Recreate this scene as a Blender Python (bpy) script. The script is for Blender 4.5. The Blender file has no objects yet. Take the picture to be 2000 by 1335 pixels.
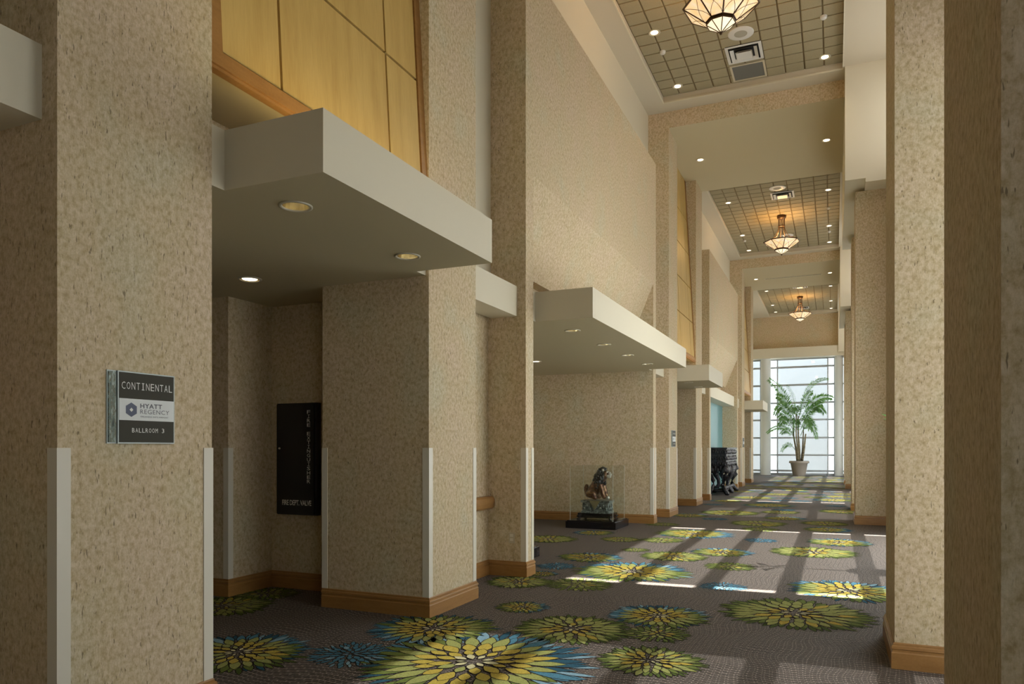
import bpy, bmesh, math, random
from mathutils import Vector, Matrix
random.seed(7)
R = math.radians
C = bpy.context.scene.collection
S = bpy.context.scene

# ------------------------------------------------------------------ camera
TH = 0.4153
cam_d = bpy.data.cameras.new('camera'); cam = bpy.data.objects.new('camera', cam_d); C.objects.link(cam)
cam_d.sensor_width = 36.0; cam_d.lens = 1428.625 / 2000 * 36.0
cam_d.shift_y = (874.083 - 667.5) / 2000
cam_d.clip_start = 0.05; cam_d.clip_end = 300
cam.location = (0, 0, 1.4); cam.rotation_euler = (R(90), 0, TH)
S.camera = cam

# ------------------------------------------------------------------ world, sun, exposure
SKY = 5.0
w = bpy.data.worlds.new('sky'); S.world = w; w.use_nodes = True
wn = w.node_tree; wn.nodes.clear()
wo = wn.nodes.new('ShaderNodeOutputWorld'); wb = wn.nodes.new('ShaderNodeBackground')
tc = wn.nodes.new('ShaderNodeTexCoord'); sx = wn.nodes.new('ShaderNodeSeparateXYZ'); cr = wn.nodes.new('ShaderNodeValToRGB')
wn.links.new(tc.outputs['Generated'], sx.inputs[0]); wn.links.new(sx.outputs['Z'], cr.inputs[0])
cr.color_ramp.elements[0].position = 0.0; cr.color_ramp.elements[0].color = (0.56, 0.57, 0.56, 1)
cr.color_ramp.elements[1].position = 0.25; cr.color_ramp.elements[1].color = (0.82, 0.92, 1.0, 1)
wn.links.new(cr.outputs[0], wb.inputs[0]); wb.inputs[1].default_value = SKY
wn.links.new(wb.outputs[0], wo.inputs[0])
sun_d = bpy.data.lights.new('sun', 'SUN'); sun = bpy.data.objects.new('sun', sun_d); C.objects.link(sun)
sun_d.energy = 60; sun_d.angle = R(0.7); sun_d.color = (1.0, 0.95, 0.88)
sdir = Vector((-1, -0.045, -1.07)).normalized()
sun.rotation_euler = sdir.to_track_quat('-Z', 'Y').to_euler(); sun.location = (20, 5, 22)
S.view_settings.view_transform = 'Standard'; S.view_settings.look = 'None'
S.view_settings.exposure = -0.12; S.view_settings.gamma = 1.0; S.view_settings.use_curve_mapping = False
S.cycles.max_bounces = 10; S.cycles.diffuse_bounces = 6; S.cycles.transparent_max_bounces = 16
S.cycles.sample_clamp_indirect = 6.0
DOWNLIGHT = 22.0; COVE = 11.0; CHAND = 52.0

# ------------------------------------------------------------------ dimensions (metres; x across, y along the corridor)
X0, XR, XH, P = -3.06, 0.35, -2.417, 12.696
A0, A1, B0, B1, C0, C1, W0, W1 = 2.090, 2.944, 5.240, 6.100, 7.309, 7.525, 13.397, 13.615
HT, HB = 3.157, 2.824
ZL, ZB, ZT = 7.85, 8.18, 8.30
YEND = 40.2; YBACK = -6.6
SUNW = 4.24

# ------------------------------------------------------------------ materials
def mat(name, col, rough=0.6, metal=0.0, spec=0.5, emit=None, es=0.0):
    m = bpy.data.materials.new(name); m.use_nodes = True
    b = m.node_tree.nodes['Principled BSDF']
    b.inputs['Base Color'].default_value = (*col, 1); b.inputs['Roughness'].default_value = rough
    b.inputs['Metallic'].default_value = metal; b.inputs['Specular IOR Level'].default_value = spec
    if emit: b.inputs['Emission Color'].default_value = (*emit, 1); b.inputs['Emission Strength'].default_value = es
    return m
def N(m, t, **k):
    n = m.node_tree.nodes.new(t)
    for a, v in k.items(): setattr(n, a, v)
    return n
def L(m, a, b): m.node_tree.links.new(a, b)
def pos_map(m, sc, rot=(0, 0, 0), obj=False):
    if obj: src = N(m, 'ShaderNodeTexCoord').outputs['Object']
    else: src = N(m, 'ShaderNodeNewGeometry').outputs['Position']
    mp = N(m, 'ShaderNodeMapping'); mp.inputs['Scale'].default_value = sc; mp.inputs['Rotation'].default_value = rot
    L(m, src, mp.inputs[0]); return mp.outputs[0]
def ramp(m, fac, pts):
    r = N(m, 'ShaderNodeValToRGB'); e = r.color_ramp.elements
    while len(e) < len(pts): e.new(0.5)
    for q, (p, c) in zip(e, pts): q.position = p; q.color = (*c, 1)
    L(m, fac, r.inputs[0]); return r.outputs[0]
def mix(m, fac, a, b, mode='MIX'):
    n = N(m, 'ShaderNodeMix', data_type='RGBA', blend_type=mode)
    if isinstance(fac, float): n.inputs[0].default_value = fac
    else: L(m, fac, n.inputs[0])
    for s, v in ((6, a), (7, b)):
        if isinstance(v, tuple): n.inputs[s].default_value = (*v, 1)
        else: L(m, v, n.inputs[s])
    return n.outputs[2]
def noise(m, vec, scale, detail=3, rough=0.5):
    n = N(m, 'ShaderNodeTexNoise'); n.inputs['Scale'].default_value = scale
    n.inputs['Detail'].default_value = detail; n.inputs['Roughness'].default_value = rough
    L(m, vec, n.inputs['Vector']); return n.outputs['Fac']
def bump(m, h, st, dist):
    b = N(m, 'ShaderNodeBump'); b.inputs['Strength'].default_value = st; b.inputs['Distance'].default_value = dist
    L(m, h, b.inputs['Height']); L(m, b.outputs[0], m.node_tree.nodes['Principled BSDF'].inputs['Normal'])
def basecol(m, c): L(m, c, m.node_tree.nodes['Principled BSDF'].inputs['Base Color'])

M = {}
m = M['wallpaper'] = mat('wallpaper', (0.5, 0.43, 0.32), 0.75, spec=0.2)
v1 = pos_map(m, (1, 1, 0.85)); v2 = pos_map(m, (1, 1, 0.30)); v3 = pos_map(m, (1, 1, 0.22))
big = ramp(m, noise(m, v1, 2.2, 2), [(0.30, (0.615, 0.500, 0.365)), (0.55, (0.59, 0.490, 0.335)), (0.72, (0.575, 0.515, 0.375))])
mott = ramp(m, noise(m, v1, 34, 5, 0.68), [(0.32, (0.66, 0.60, 0.46)), (0.48, (0.90, 0.87, 0.80)), (0.62, (1.07, 1.07, 1.10))])
c1 = mix(m, 0.9, big, mott, 'MULTIPLY')
fib = ramp(m, noise(m, v2, 150, 3, 0.7), [(0.30, (0.78, 0.75, 0.68)), (0.5, (0.98, 0.98, 0.97)), (0.7, (1.10, 1.10, 1.10))])
c2 = mix(m, 0.75, c1, fib, 'MULTIPLY')
d1 = ramp(m, noise(m, v3, 95, 2, 0.6), [(0.645, (0, 0, 0)), (0.70, (0.85, 0.85, 0.85))])
c3 = mix(m, d1, c2, (0.19, 0.145, 0.085))
basecol(m, c3); bump(m, noise(m, v2, 60, 3), 0.25, 0.004)

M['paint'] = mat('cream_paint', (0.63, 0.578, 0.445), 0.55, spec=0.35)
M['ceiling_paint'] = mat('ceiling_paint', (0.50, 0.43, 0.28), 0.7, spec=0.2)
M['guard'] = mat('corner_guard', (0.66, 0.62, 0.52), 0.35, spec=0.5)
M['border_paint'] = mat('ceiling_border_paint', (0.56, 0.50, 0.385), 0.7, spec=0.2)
M['tile'] = mat('ceiling_tile', (0.33, 0.28, 0.175), 0.85, spec=0.1)
m = M['tile']; basecol(m, mix(m, 0.35, (0.33, 0.28, 0.175), ramp(m, noise(m, pos_map(m, (1, 1, 1)), 60, 3), [(0.3, (0.27, 0.24, 0.155)), (0.7, (0.40, 0.36, 0.25))])))
M['tile_back'] = mat('tile_groove', (0.22, 0.165, 0.09), 0.9, spec=0.1)
M['teal'] = mat('teal_paint', (0.12, 0.27, 0.29), 0.4)
def wood(name, a, b, sc, rough, grainscale=9):
    m = mat(name, a, rough, spec=0.4)
    g = noise(m, pos_map(m, sc), grainscale, 4, 0.6)
    fine = noise(m, pos_map(m, (sc[0] * 6, sc[1] * 6, sc[2] * 2)), grainscale * 3, 2)
    c = ramp(m, g, [(0.3, b), (0.6, a)])
    basecol(m, mix(m, 0.3, c, ramp(m, fine, [(0.3, b), (0.7, a)]))); return m
M['wood_panel'] = wood('maple_panel', (0.58, 0.405, 0.140), (0.43, 0.275, 0.078), (1, 1, 0.10), 0.38, 7)
M['wood_trim'] = wood('oak_trim', (0.345, 0.180, 0.058), (0.25, 0.122, 0.036), (0.25, 0.25, 1.2), 0.33, 14)
M['seam'] = mat('dark_seam', (0.11, 0.042, 0.010), 0.7)
M['black'] = mat('black_enamel', (0.008, 0.008, 0.009), 0.32)
M['black_wood'] = mat('black_lacquer', (0.010, 0.009, 0.011), 0.22)
M['lettering'] = mat('white_lettering', (0.72, 0.72, 0.68), 0.6)
M['grey_lettering'] = mat('grey_lettering', (0.10, 0.10, 0.12), 0.6)
M['sign_dark'] = mat('sign_plate_dark', (0.048, 0.045, 0.033), 0.6, spec=0.2)
M['sign_white'] = mat('sign_plate_white', (0.66, 0.68, 0.67), 0.4)
M['sign_edge'] = mat('sign_edge', (0.42, 0.47, 0.47), 0.3, 0.4)
M['sign_blue'] = mat('sign_emblem', (0.055, 0.07, 0.125), 0.4)
m = M['marble'] = mat('green_marbled_strip', (0.2, 0.3, 0.27), 0.25)
basecol(m, ramp(m, noise(m, pos_map(m, (1, 25, 5)), 3.2, 4, 0.7), [(0.36, (0.03, 0.045, 0.035)), (0.46, (0.16, 0.22, 0.19)), (0.52, (0.11, 0.10, 0.05)), (0.62, (0.38, 0.48, 0.45))]))
M['white_metal'] = mat('white_metal', (0.62, 0.61, 0.58), 0.4)
M['grille_dark'] = mat('grille_dark', (0.13, 0.13, 0.115), 0.7)
M['void'] = mat('dark_slot', (0.012, 0.012, 0.012), 0.9)
M['bronze'] = mat('aged_bronze', (0.10, 0.055, 0.025), 0.45, 0.5)
M['reflector'] = mat('gold_reflector', (0.92, 0.84, 0.62), 0.2, 1.0)
M['trim_ring'] = mat('downlight_trim', (0.50, 0.46, 0.36), 0.35)
M['lamp'] = mat('lamp_glow', (1, 0.9, 0.7), 0.5, emit=(1.0, 0.84, 0.58), es=7.0)
M['plastic'] = mat('ivory_plastic', (0.50, 0.44, 0.32), 0.5)
m = M['amber'] = mat('amber_art_glass', (0.75, 0.52, 0.27), 0.3)
am = ramp(m, noise(m, pos_map(m, (1, 1, 1)), 9, 3, 0.6), [(0.32, (1.0, 0.60, 0.26)), (0.52, (1.0, 0.76, 0.44)), (0.72, (1.0, 0.92, 0.72))])
L(m, am, m.node_tree.nodes['Principled BSDF'].inputs['Emission Color']); m.node_tree.nodes['Principled BSDF'].inputs['Emission Strength'].default_value = 0.78
m = M['amber_low'] = mat('pale_art_glass', (0.8, 0.68, 0.45), 0.3, emit=(1.0, 0.86, 0.60), es=1.0)
M['pot'] = mat('stone_grey_pot', (0.30, 0.26, 0.22), 0.7)
M['soil'] = mat('soil', (0.04, 0.028, 0.018), 0.95)
m = M['bark'] = mat('palm_stem', (0.20, 0.16, 0.09), 0.7)
basecol(m, ramp(m, noise(m, pos_map(m, (1, 1, 9)), 4, 2), [(0.4, (0.10, 0.085, 0.05)), (0.6, (0.27, 0.22, 0.13))]))
m = M['leaf'] = mat('palm_leaflet', (0.10, 0.21, 0.07), 0.5)
basecol(m, ramp(m, noise(m, pos_map(m, (1, 1, 1)), 5, 2), [(0.35, (0.045, 0.13, 0.055)), (0.65, (0.17, 0.31, 0.09))]))
tb = N(m, 'ShaderNodeBsdfTranslucent'); tb.inputs[0].default_value = (0.22, 0.42, 0.10, 1); ms = N(m, 'ShaderNodeMixShader'); ms.inputs[0].default_value = 0.4
out = [n for n in m.node_tree.nodes if n.type == 'OUTPUT_MATERIAL'][0]
L(m, m.node_tree.nodes['Principled BSDF'].outputs[0], ms.inputs[1]); L(m, tb.outputs[0], ms.inputs[2]); L(m, ms.outputs[0], out.inputs[0])
m = M['lion_copper'] = mat('lion_copper', (0.30, 0.13, 0.07), 0.32, 0.55)
basecol(m, ramp(m, noise(m, pos_map(m, (1, 1, 1)), 22, 3), [(0.35, (0.055, 0.020, 0.014)), (0.5, (0.15, 0.070, 0.038)), (0.68, (0.32, 0.20, 0.10))]))
M['lion_dark'] = mat('lion_mane', (0.045, 0.05, 0.055), 0.35, 0.5)
M['lion_silver'] = mat('lion_face_silver', (0.62, 0.62, 0.56), 0.3, 0.6)
m = M['carved_stone'] = mat('carved_grey_stone', (0.16, 0.19, 0.18), 0.4, 0.3)
basecol(m, ramp(m, noise(m, pos_map(m, (1, 1, 1)), 30, 3), [(0.35, (0.05, 0.065, 0.065)), (0.65, (0.30, 0.36, 0.34))]))
M['brocade'] = mat('brocade_cloth', (0.26, 0.24, 0.13), 0.6)
m = M['altar'] = mat('carved_black_lacquer', (0.018, 0.016, 0.022), 0.25)
bump(m, noise(m, pos_map(m, (1, 1, 1)), 26, 3), 0.9, 0.03)
M['column_white'] = mat('white_column', (0.70, 0.72, 0.70), 0.5)
M['mullion'] = mat('aluminium_mullion', (0.42, 0.44, 0.46), 0.45, 0.1)
def sheer(name, trans, tl, colr):
    m = bpy.data.materials.new(name); m.use_nodes = True; nt = m.node_tree; nt.nodes.clear()
    o = nt.nodes.new('ShaderNodeOutputMaterial'); t = nt.nodes.new('ShaderNodeBsdfTransparent'); t.inputs[0].default_value = (*[trans * c for c in colr], 1)
    a = nt.nodes.new('ShaderNodeBsdfTranslucent'); a.inputs[0].default_value = (*[tl * c for c in colr], 1)
    d = nt.nodes.new('ShaderNodeBsdfDiffuse'); d.inputs[0].default_value = (0.16, 0.16, 0.16, 1)
    s1 = nt.nodes.new('ShaderNodeAddShader'); s2 = nt.nodes.new('ShaderNodeAddShader')
    nt.links.new(t.outputs[0], s1.inputs[0]); nt.links.new(a.outputs[0], s1.inputs[1]); nt.links.new(s1.outputs[0], s2.inputs[0]); nt.links.new(d.outputs[0], s2.inputs[1]); nt.links.new(s2.outputs[0], o.inputs[0])
    return m
M['shade'] = sheer('roller_shade', 0.13, 0.32, (0.97, 0.98, 1.0))
M['narrow_shade'] = sheer('narrow_roller_shade', 0.06, 0.18, (0.97, 0.98, 1.0))
M['end_shade'] = sheer('end_roller_shade', 0.24, 0.05, (0.95, 0.98, 1.0))
M['fill_pane'] = sheer('fill_light_pane', 0.0, 0.14, (0.98, 0.99, 1.0))  # diffusing sheet for the added upper panes; scatters daylight, passes no direct sun
def glass(name, tint, refl):
    m = bpy.data.materials.new(name); m.use_nodes = True; nt = m.node_tree; nt.nodes.clear()
    o = nt.nodes.new('ShaderNodeOutputMaterial'); t = nt.nodes.new('ShaderNodeBsdfTransparent'); t.inputs[0].default_value = (*tint, 1)
    g = nt.nodes.new('ShaderNodeBsdfGlossy'); g.inputs['Roughness'].default_value = 0.02; g.inputs[0].default_value = (1, 1, 1, 1)
    mx = nt.nodes.new('ShaderNodeMixShader'); mx.inputs[0].default_value = refl; nt.links.new(t.outputs[0], mx.inputs[1]); nt.links.new(g.outputs[0], mx.inputs[2]); nt.links.new(mx.outputs[0], o.inputs[0])
    return m
M['glass'] = glass('window_glass', (0.95, 0.97, 0.97), 0.004)
M['case_glass'] = glass('acrylic', (0.96, 0.97, 0.96), 0.045)
M['acrylic_edge'] = mat('acrylic_edge', (0.60, 0.62, 0.55), 0.2)

m = M['carpet'] = mat('carpet', (0.08, 0.07, 0.06), 0.72, spec=0.28)
gp = pos_map(m, (1, 1, 1)); wv = N(m, 'ShaderNodeTexWave', wave_type='BANDS', bands_direction='Y')
nz = noise(m, gp, 0.9, 2)
warp = N(m, 'ShaderNodeVectorMath', operation='MULTIPLY_ADD')
nc = N(m, 'ShaderNodeTexNoise'); nc.inputs['Scale'].default_value = 1.3; nc.inputs['Detail'].default_value = 1; L(m, gp, nc.inputs['Vector'])
L(m, nc.outputs['Color'], warp.inputs[0]); warp.inputs[1].default_value = (0.35, 0.35, 0); L(m, gp, warp.inputs[2])
bk = N(m, 'ShaderNodeTexBrick'); bk.inputs['Scale'].default_value = 1.0; bk.inputs['Brick Width'].default_value = 0.046; bk.inputs['Row Height'].default_value = 0.019
bk.inputs['Mortar Size'].default_value = 0.0034; bk.inputs['Mortar Smooth'].default_value = 0.4; bk.offset = 0.37
bk.inputs['Color1'].default_value = (0.026, 0.020, 0.017, 1); bk.inputs['Color2'].default_value = (0.050, 0.040, 0.035, 1); bk.inputs['Mortar'].default_value = (0.23, 0.20, 0.18, 1)
L(m, warp.outputs[0], bk.inputs['Vector'])
soft = ramp(m, noise(m, gp, 70, 2), [(0.35, (0.60, 0.60, 0.60)), (0.65, (1.25, 1.22, 1.2))])
wv.inputs['Scale'].default_value = 7.5; wv.inputs['Distortion'].default_value = 5.0; wv.inputs['Detail'].default_value = 2.5; wv.inputs['Detail Scale'].default_value = 0.8
L(m, warp.outputs[0], wv.inputs['Vector'])
rip = ramp(m, wv.outputs['Fac'], [(0.15, (0.62, 0.60, 0.58)), (0.6, (1.0, 1.0, 1.0)), (0.9, (1.45, 1.42, 1.40))])
basecol(m, mix(m, 0.85, mix(m, 0.8, bk.outputs['Color'], soft, 'MULTIPLY'), rip, 'MULTIPLY')); bump(m, bk.outputs['Fac'], 0.4, 0.003)
PET = {'outline': (0.030, 0.024, 0.020), 'cream': (0.52, 0.48, 0.28), 'yellow': (0.42, 0.325, 0.065), 'lime': (0.29, 0.305, 0.10), 'olive': (0.14, 0.175, 0.045), 'moss': (0.075, 0.105, 0.028),
       'sky': (0.20, 0.325, 0.40), 'blue': (0.075, 0.19, 0.265), 'petrol': (0.03, 0.085, 0.125)}
for k, c in PET.items():
    mm = M['pile_' + k] = mat('pile_' + k, c, 0.95, spec=0.05)
    basecol(mm, mix(mm, 0.6, c, ramp(mm, noise(mm, pos_map(mm, (1, 1, 1)), 130, 2), [(0.35, (0.55, 0.55, 0.55)), (0.6, (1.1, 1.1, 1.1))]), 'MULTIPLY'))

# ------------------------------------------------------------------ mesh helpers
class MB:
    def __init__(s): s.v = []; s.f = []; s.mi = []; s.smooth = False
    def add(s, vs, fs, mi=0):
        o = len(s.v); s.v += [tuple(v) for v in vs]; s.f += [tuple(i + o for i in f) for f in fs]; s.mi += [mi] * len(fs); return s
    def box(s, x0, x1, y0, y1, z0, z1, mi=0):
        return s.add([(x0, y0, z0), (x1, y0, z0), (x1, y1, z0), (x0, y1, z0), (x0, y0, z1), (x1, y0, z1), (x1, y1, z1), (x0, y1, z1)],
                     [(0, 3, 2, 1), (4, 5, 6, 7), (0, 1, 5, 4), (1, 2, 6, 5), (2, 3, 7, 6), (3, 0, 4, 7)], mi)
    def prism(s, poly, a0, a1, axis='y', mi=0):
        n = len(poly)
        def q(p, a): return {'y': (p[0], a, p[1]), 'x': (a, p[0], p[1]), 'z': (p[0], p[1], a)}[axis]
        vs = [q(p, a0) for p in poly] + [q(p, a1) for p in poly]
        return s.add(vs, [tuple(range(n)), tuple(range(2 * n - 1, n - 1, -1))] + [(i, i + n, (i + 1) % n + n, (i + 1) % n) for i in range(n)], mi)
    def tube(s, pts, r, n=8, mi=0, cap=True):
        pts = [Vector(p) for p in pts]; rs = r if isinstance(r, (list, tuple)) else [r] * len(pts); base = len(s.v); up = None
        for i, p in enumerate(pts):
            t = (pts[min(i + 1, len(pts) - 1)] - pts[max(i - 1, 0)]).normalized()
            if up is None: up = Vector((0, 0, 1)) if abs(t.z) < 0.9 else Vector((1, 0, 0))
            a = t.cross(up).normalized(); b = t.cross(a).normalized(); up = -b if False else up
            for k in range(n):
                th = 2 * math.pi * k / n; s.v.append(tuple(p + (a * math.cos(th) + b * math.sin(th)) * rs[i]))
        for i in range(len(pts) - 1):
            for k in range(n):
                s.f.append((base + i * n + k, base + i * n + (k + 1) % n, base + (i + 1) * n + (k + 1) % n, base + (i + 1) * n + k)); s.mi.append(mi)
        if cap:
            s.f.append(tuple(base + k for k in range(n))[::-1]); s.mi.append(mi)
            s.f.append(tuple(base + (len(pts) - 1) * n + k for k in range(n))); s.mi.append(mi)
        return s
    def lathe(s, prof, n=24, c=(0, 0, 0), mi=0, ph=0.0):
        base = len(s.v)
        for (r, z) in prof:
            for k in range(n):
                a = 2 * math.pi * k / n + ph; s.v.append((c[0] + r * math.cos(a), c[1] + r * math.sin(a), c[2] + z))
        for i in range(len(prof) - 1):
            for k in range(n):
                s.f.append((base + i * n + k, base + i * n + (k + 1) % n, base + (i + 1) * n + (k + 1) % n, base + (i + 1) * n + k)); s.mi.append(mi)
        return s
    def ball(s, c, r, n=10, mi=0):
        rx, ry, rz = r if isinstance(r, (list, tuple)) else (r, r, r); base = len(s.v); h = n // 2 + 1
        for i in range(1, h):
            ph = math.pi * i / h
            for k in range(n):
                a = 2 * math.pi * k / n; s.v.append((c[0] + rx * math.sin(ph) * math.cos(a), c[1] + ry * math.sin(ph) * math.sin(a), c[2] + rz * math.cos(ph)))
        t = len(s.v); s.v += [(c[0], c[1], c[2] + rz), (c[0], c[1], c[2] - rz)]
        for i in range(h - 2):
            for k in range(n):
                s.f.append((base + i * n + k, base + (i + 1) * n + k, base + (i + 1) * n + (k + 1) % n, base + i * n + (k + 1) % n)); s.mi.append(mi)
        for k in range(n):
            s.f.append((t, base + k, base + (k + 1) % n)); s.mi.append(mi)
            l = base + (h - 2) * n; s.f.append((t + 1, l + (k + 1) % n, l + k)); s.mi.append(mi)
        return s
    def build(s, name, mats, parent=None, smooth=False, **kw):
        me = bpy.data.meshes.new(name); me.from_pydata(s.v, [], s.f)
        mats = mats if isinstance(mats, (list, tuple)) else [mats]
        for mm in mats: me.materials.append(M[mm] if isinstance(mm, str) else mm)
        for p, i in zip(me.polygons, s.mi): p.material_index = i; p.use_smooth = smooth
        bm = bmesh.new(); bm.from_mesh(me); bmesh.ops.recalc_face_normals(bm, faces=bm.faces); bm.to_mesh(me); bm.free()
        o = bpy.data.objects.new(name, me); C.objects.link(o)
        if parent: o.parent = parent
        for k, v in kw.items(): o[k] = v
        return o
def B(*a, mi=0): return MB().box(*a, mi=mi)
def sheet(axis, c, a0, a1, z0, z1):
    v = [(c, a0, z0), (c, a1, z0), (c, a1, z1), (c, a0, z1)] if axis == 'x' else [(a0, c, z0), (a1, c, z0), (a1, c, z1), (a0, c, z1)]
    return MB().add(v, [(0, 1, 2, 3)])
def thing(name, label, cat, group=None):
    o = bpy.data.objects.new(name, None); C.objects.link(o); o['label'] = label; o['category'] = cat; o.empty_display_size = 0.2
    if group: o['group'] = group
    return o
def tag(o, label, cat, group=None):
    o['label'] = label; o['category'] = cat
    if group: o['group'] = group
    return o
def struct(mb, name, mats, parent=None): 
    o = mb.build(name, mats, parent)
    if not parent: o['kind'] = 'structure'
    return o
def origin_to(o, loc):            # empties stand at the thing's base, parts keep their world place
    o.location = loc
    for ch in o.children: ch.location = tuple(-c for c in loc)
def copy_tree(o, off, parent=None):
    c = o.copy(); C.objects.link(c); c.parent = parent
    if parent is None: c.location = Vector(o.location) + Vector(off)
    for ch in o.children:
        copy_tree(ch, (0, 0, 0), c)
    return c
def text(body, name, loc, rot, width, height, m_, parent, spacing=1.0, line=1.0, align='LEFT', bold=0.0):
    cu = bpy.data.curves.new(name, 'FONT'); cu.body = body; cu.extrude = 0.0; cu.space_character = spacing; cu.space_line = line; cu.align_x = align; cu.offset = bold
    cu.resolution_u = 3
    t = bpy.data.objects.new(name, cu); C.objects.link(t); dg = bpy.context.evaluated_depsgraph_get()
    me = bpy.data.meshes.new_from_object(t.evaluated_get(dg)); bpy.data.objects.remove(t)
    xs = [v.co.x for v in me.vertices]; ys = [v.co.y for v in me.vertices]
    sx_, sy_ = width / (max(xs) - min(xs)), height / (max(ys) - min(ys)); x0, y0 = min(xs), min(ys)
    for v in me.vertices: v.co = ((v.co.x - x0) * sx_, (v.co.y - y0) * sy_, 0)
    me.materials.clear(); me.materials.append(M[m_])
    o = bpy.data.objects.new(name, me); C.objects.link(o); o.location = loc; o.rotation_euler = rot; o.parent = parent; return o
def mono(body, name, loc, rot, width, height, m_, parent, vertical=False, bold=0.0):
    """evenly pitched lettering, one mesh; a bar is set on the top and foot of every I"""
    mb = MB(); n = len(body); dg = None
    for i, ch in enumerate(body):
        if ch == ' ': continue
        cu = bpy.data.curves.new('c', 'FONT'); cu.body = ch; cu.offset = bold; cu.resolution_u = 2; t_ = bpy.data.objects.new('c', cu); C.objects.link(t_)
        dg = bpy.context.evaluated_depsgraph_get(); me = bpy.data.meshes.new_from_object(t_.evaluated_get(dg)); bpy.data.objects.remove(t_)
        xs = [v.co.x for v in me.vertices]; ys = [v.co.y for v in me.vertices]; cx = (min(xs) + max(xs)) / 2
        pitch = (width / n) if not vertical else (height / n); ch_h = height if not vertical else pitch * .80; sy_ = ch_h / (max(ys) - min(ys))
        wch = (pitch * .74) if not vertical else width
        sx_ = sy_ if ch in 'I' else wch / (max(xs) - min(xs))
        ox, oy = ((i + .5) * pitch, 0) if not vertical else (width / 2, height - (i + 1) * pitch)
        mb.add([((v.co.x - cx) * sx_ + ox, (v.co.y - min(ys)) * sy_ + oy, 0) for v in me.vertices], [tuple(p.vertices) for p in me.polygons])
        if ch == 'I':
            b_ = ch_h * .10; h_ = wch * .36
            for yy in (0, ch_h - b_): mb.add([(ox - h_, oy + yy, 0), (ox + h_, oy + yy, 0), (ox + h_, oy + yy + b_, 0), (ox - h_, oy + yy + b_, 0)], [(0, 1, 2, 3)])
    o = mb.build(name, m_, parent); o.location = loc; o.rotation_euler = rot; return o
BASEP = [(0, 0), (0.020, 0), (0.020, 0.100), (0.015, 0.108), (0.015, 0.122), (0.021, 0.128), (0.019, 0.142), (0.010, 0.150), (0.010, 0.158), (0.006, 0.165), (0, 0.165)]
def sweep(path, prof, closed=False):
    """profile swept along a floor path; it stands out to the right of the direction of travel"""
    mb = MB(); n = len(path); k = len(prof); pts = [Vector(p) for p in path]; rings = []
    for i, p in enumerate(pts):
        def nr(a, b): d = (b - a).normalized(); return Vector((d.y, -d.x))
        if closed or 0 < i < n - 1:
            n1 = nr(pts[i - 1], p); n2 = nr(p, pts[(i + 1) % n]); nn = (n1 + n2) / (1 + n1.dot(n2))
        else: nn = nr(pts[0], pts[1]) if i == 0 else nr(pts[-2], pts[-1])
        rings.append([(p.x + nn.x * o, p.y + nn.y * o, z) for o, z in prof])
    vs = [v for r in rings for v in r]; fs = []
    for i in range(n if closed else n - 1):
        j = (i + 1) % n
        for q in range(k - 1): fs.append((i * k + q, i * k + q + 1, j * k + q + 1, j * k + q))
    if not closed: fs += [tuple(range(k)), tuple(range((n - 1) * k, n * k))[::-1]]
    return mb.add(vs, fs)
def guard(px, py, sx_, sy_, parent, z0=0.165, z1=1.40):
    """L shaped corner guard; wings run towards sx_ and sy_"""
    t = 0.005; wng = 0.058; ox, oy = px - sx_ * t, py - sy_ * t
    poly = [(ox, oy), (px + sx_ * wng, oy), (px + sx_ * wng, py), (px, py), (px, py + sy_ * wng), (ox, py + sy_ * wng)]
    return MB().prism(poly, z0, z1, 'z').build('corner_guard', 'guard', parent)

# ------------------------------------------------------------------ floor
struct(B(-7.1, 1.3, YBACK, 41.0, -0.1, 0.0), 'floor', 'carpet')
floor = bpy.data.objects['floor']
KINDS = {
 'B': [('cream', 9, .07, .20), ('yellow', 13, .17, .37), ('yellow', 18, .31, .56), ('lime', 24, .40, .78), ('olive', 34, .54, .95), ('rim' , 60, .68, 1.02)],
 'G': [('cream', 8, .07, .19), ('yellow', 12, .17, .37), ('lime', 17, .31, .60), ('lime', 25, .42, .82), ('olive', 35, .56, .97), ('moss' , 60, .70, 1.02)],
 'D': [('lime', 8, .05, .26), ('lime', 13, .22, .50), ('olive', 20, .40, .72), ('olive', 28, .56, .92), ('moss', 36, .74, 1.02)],
 'S': [('blue', 8, .05, .24), ('blue', 14, .20, .46), ('blue', 21, .38, .68), ('blue', 30, .56, .88), ('blue', 38, .74, 1.02)]}
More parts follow.
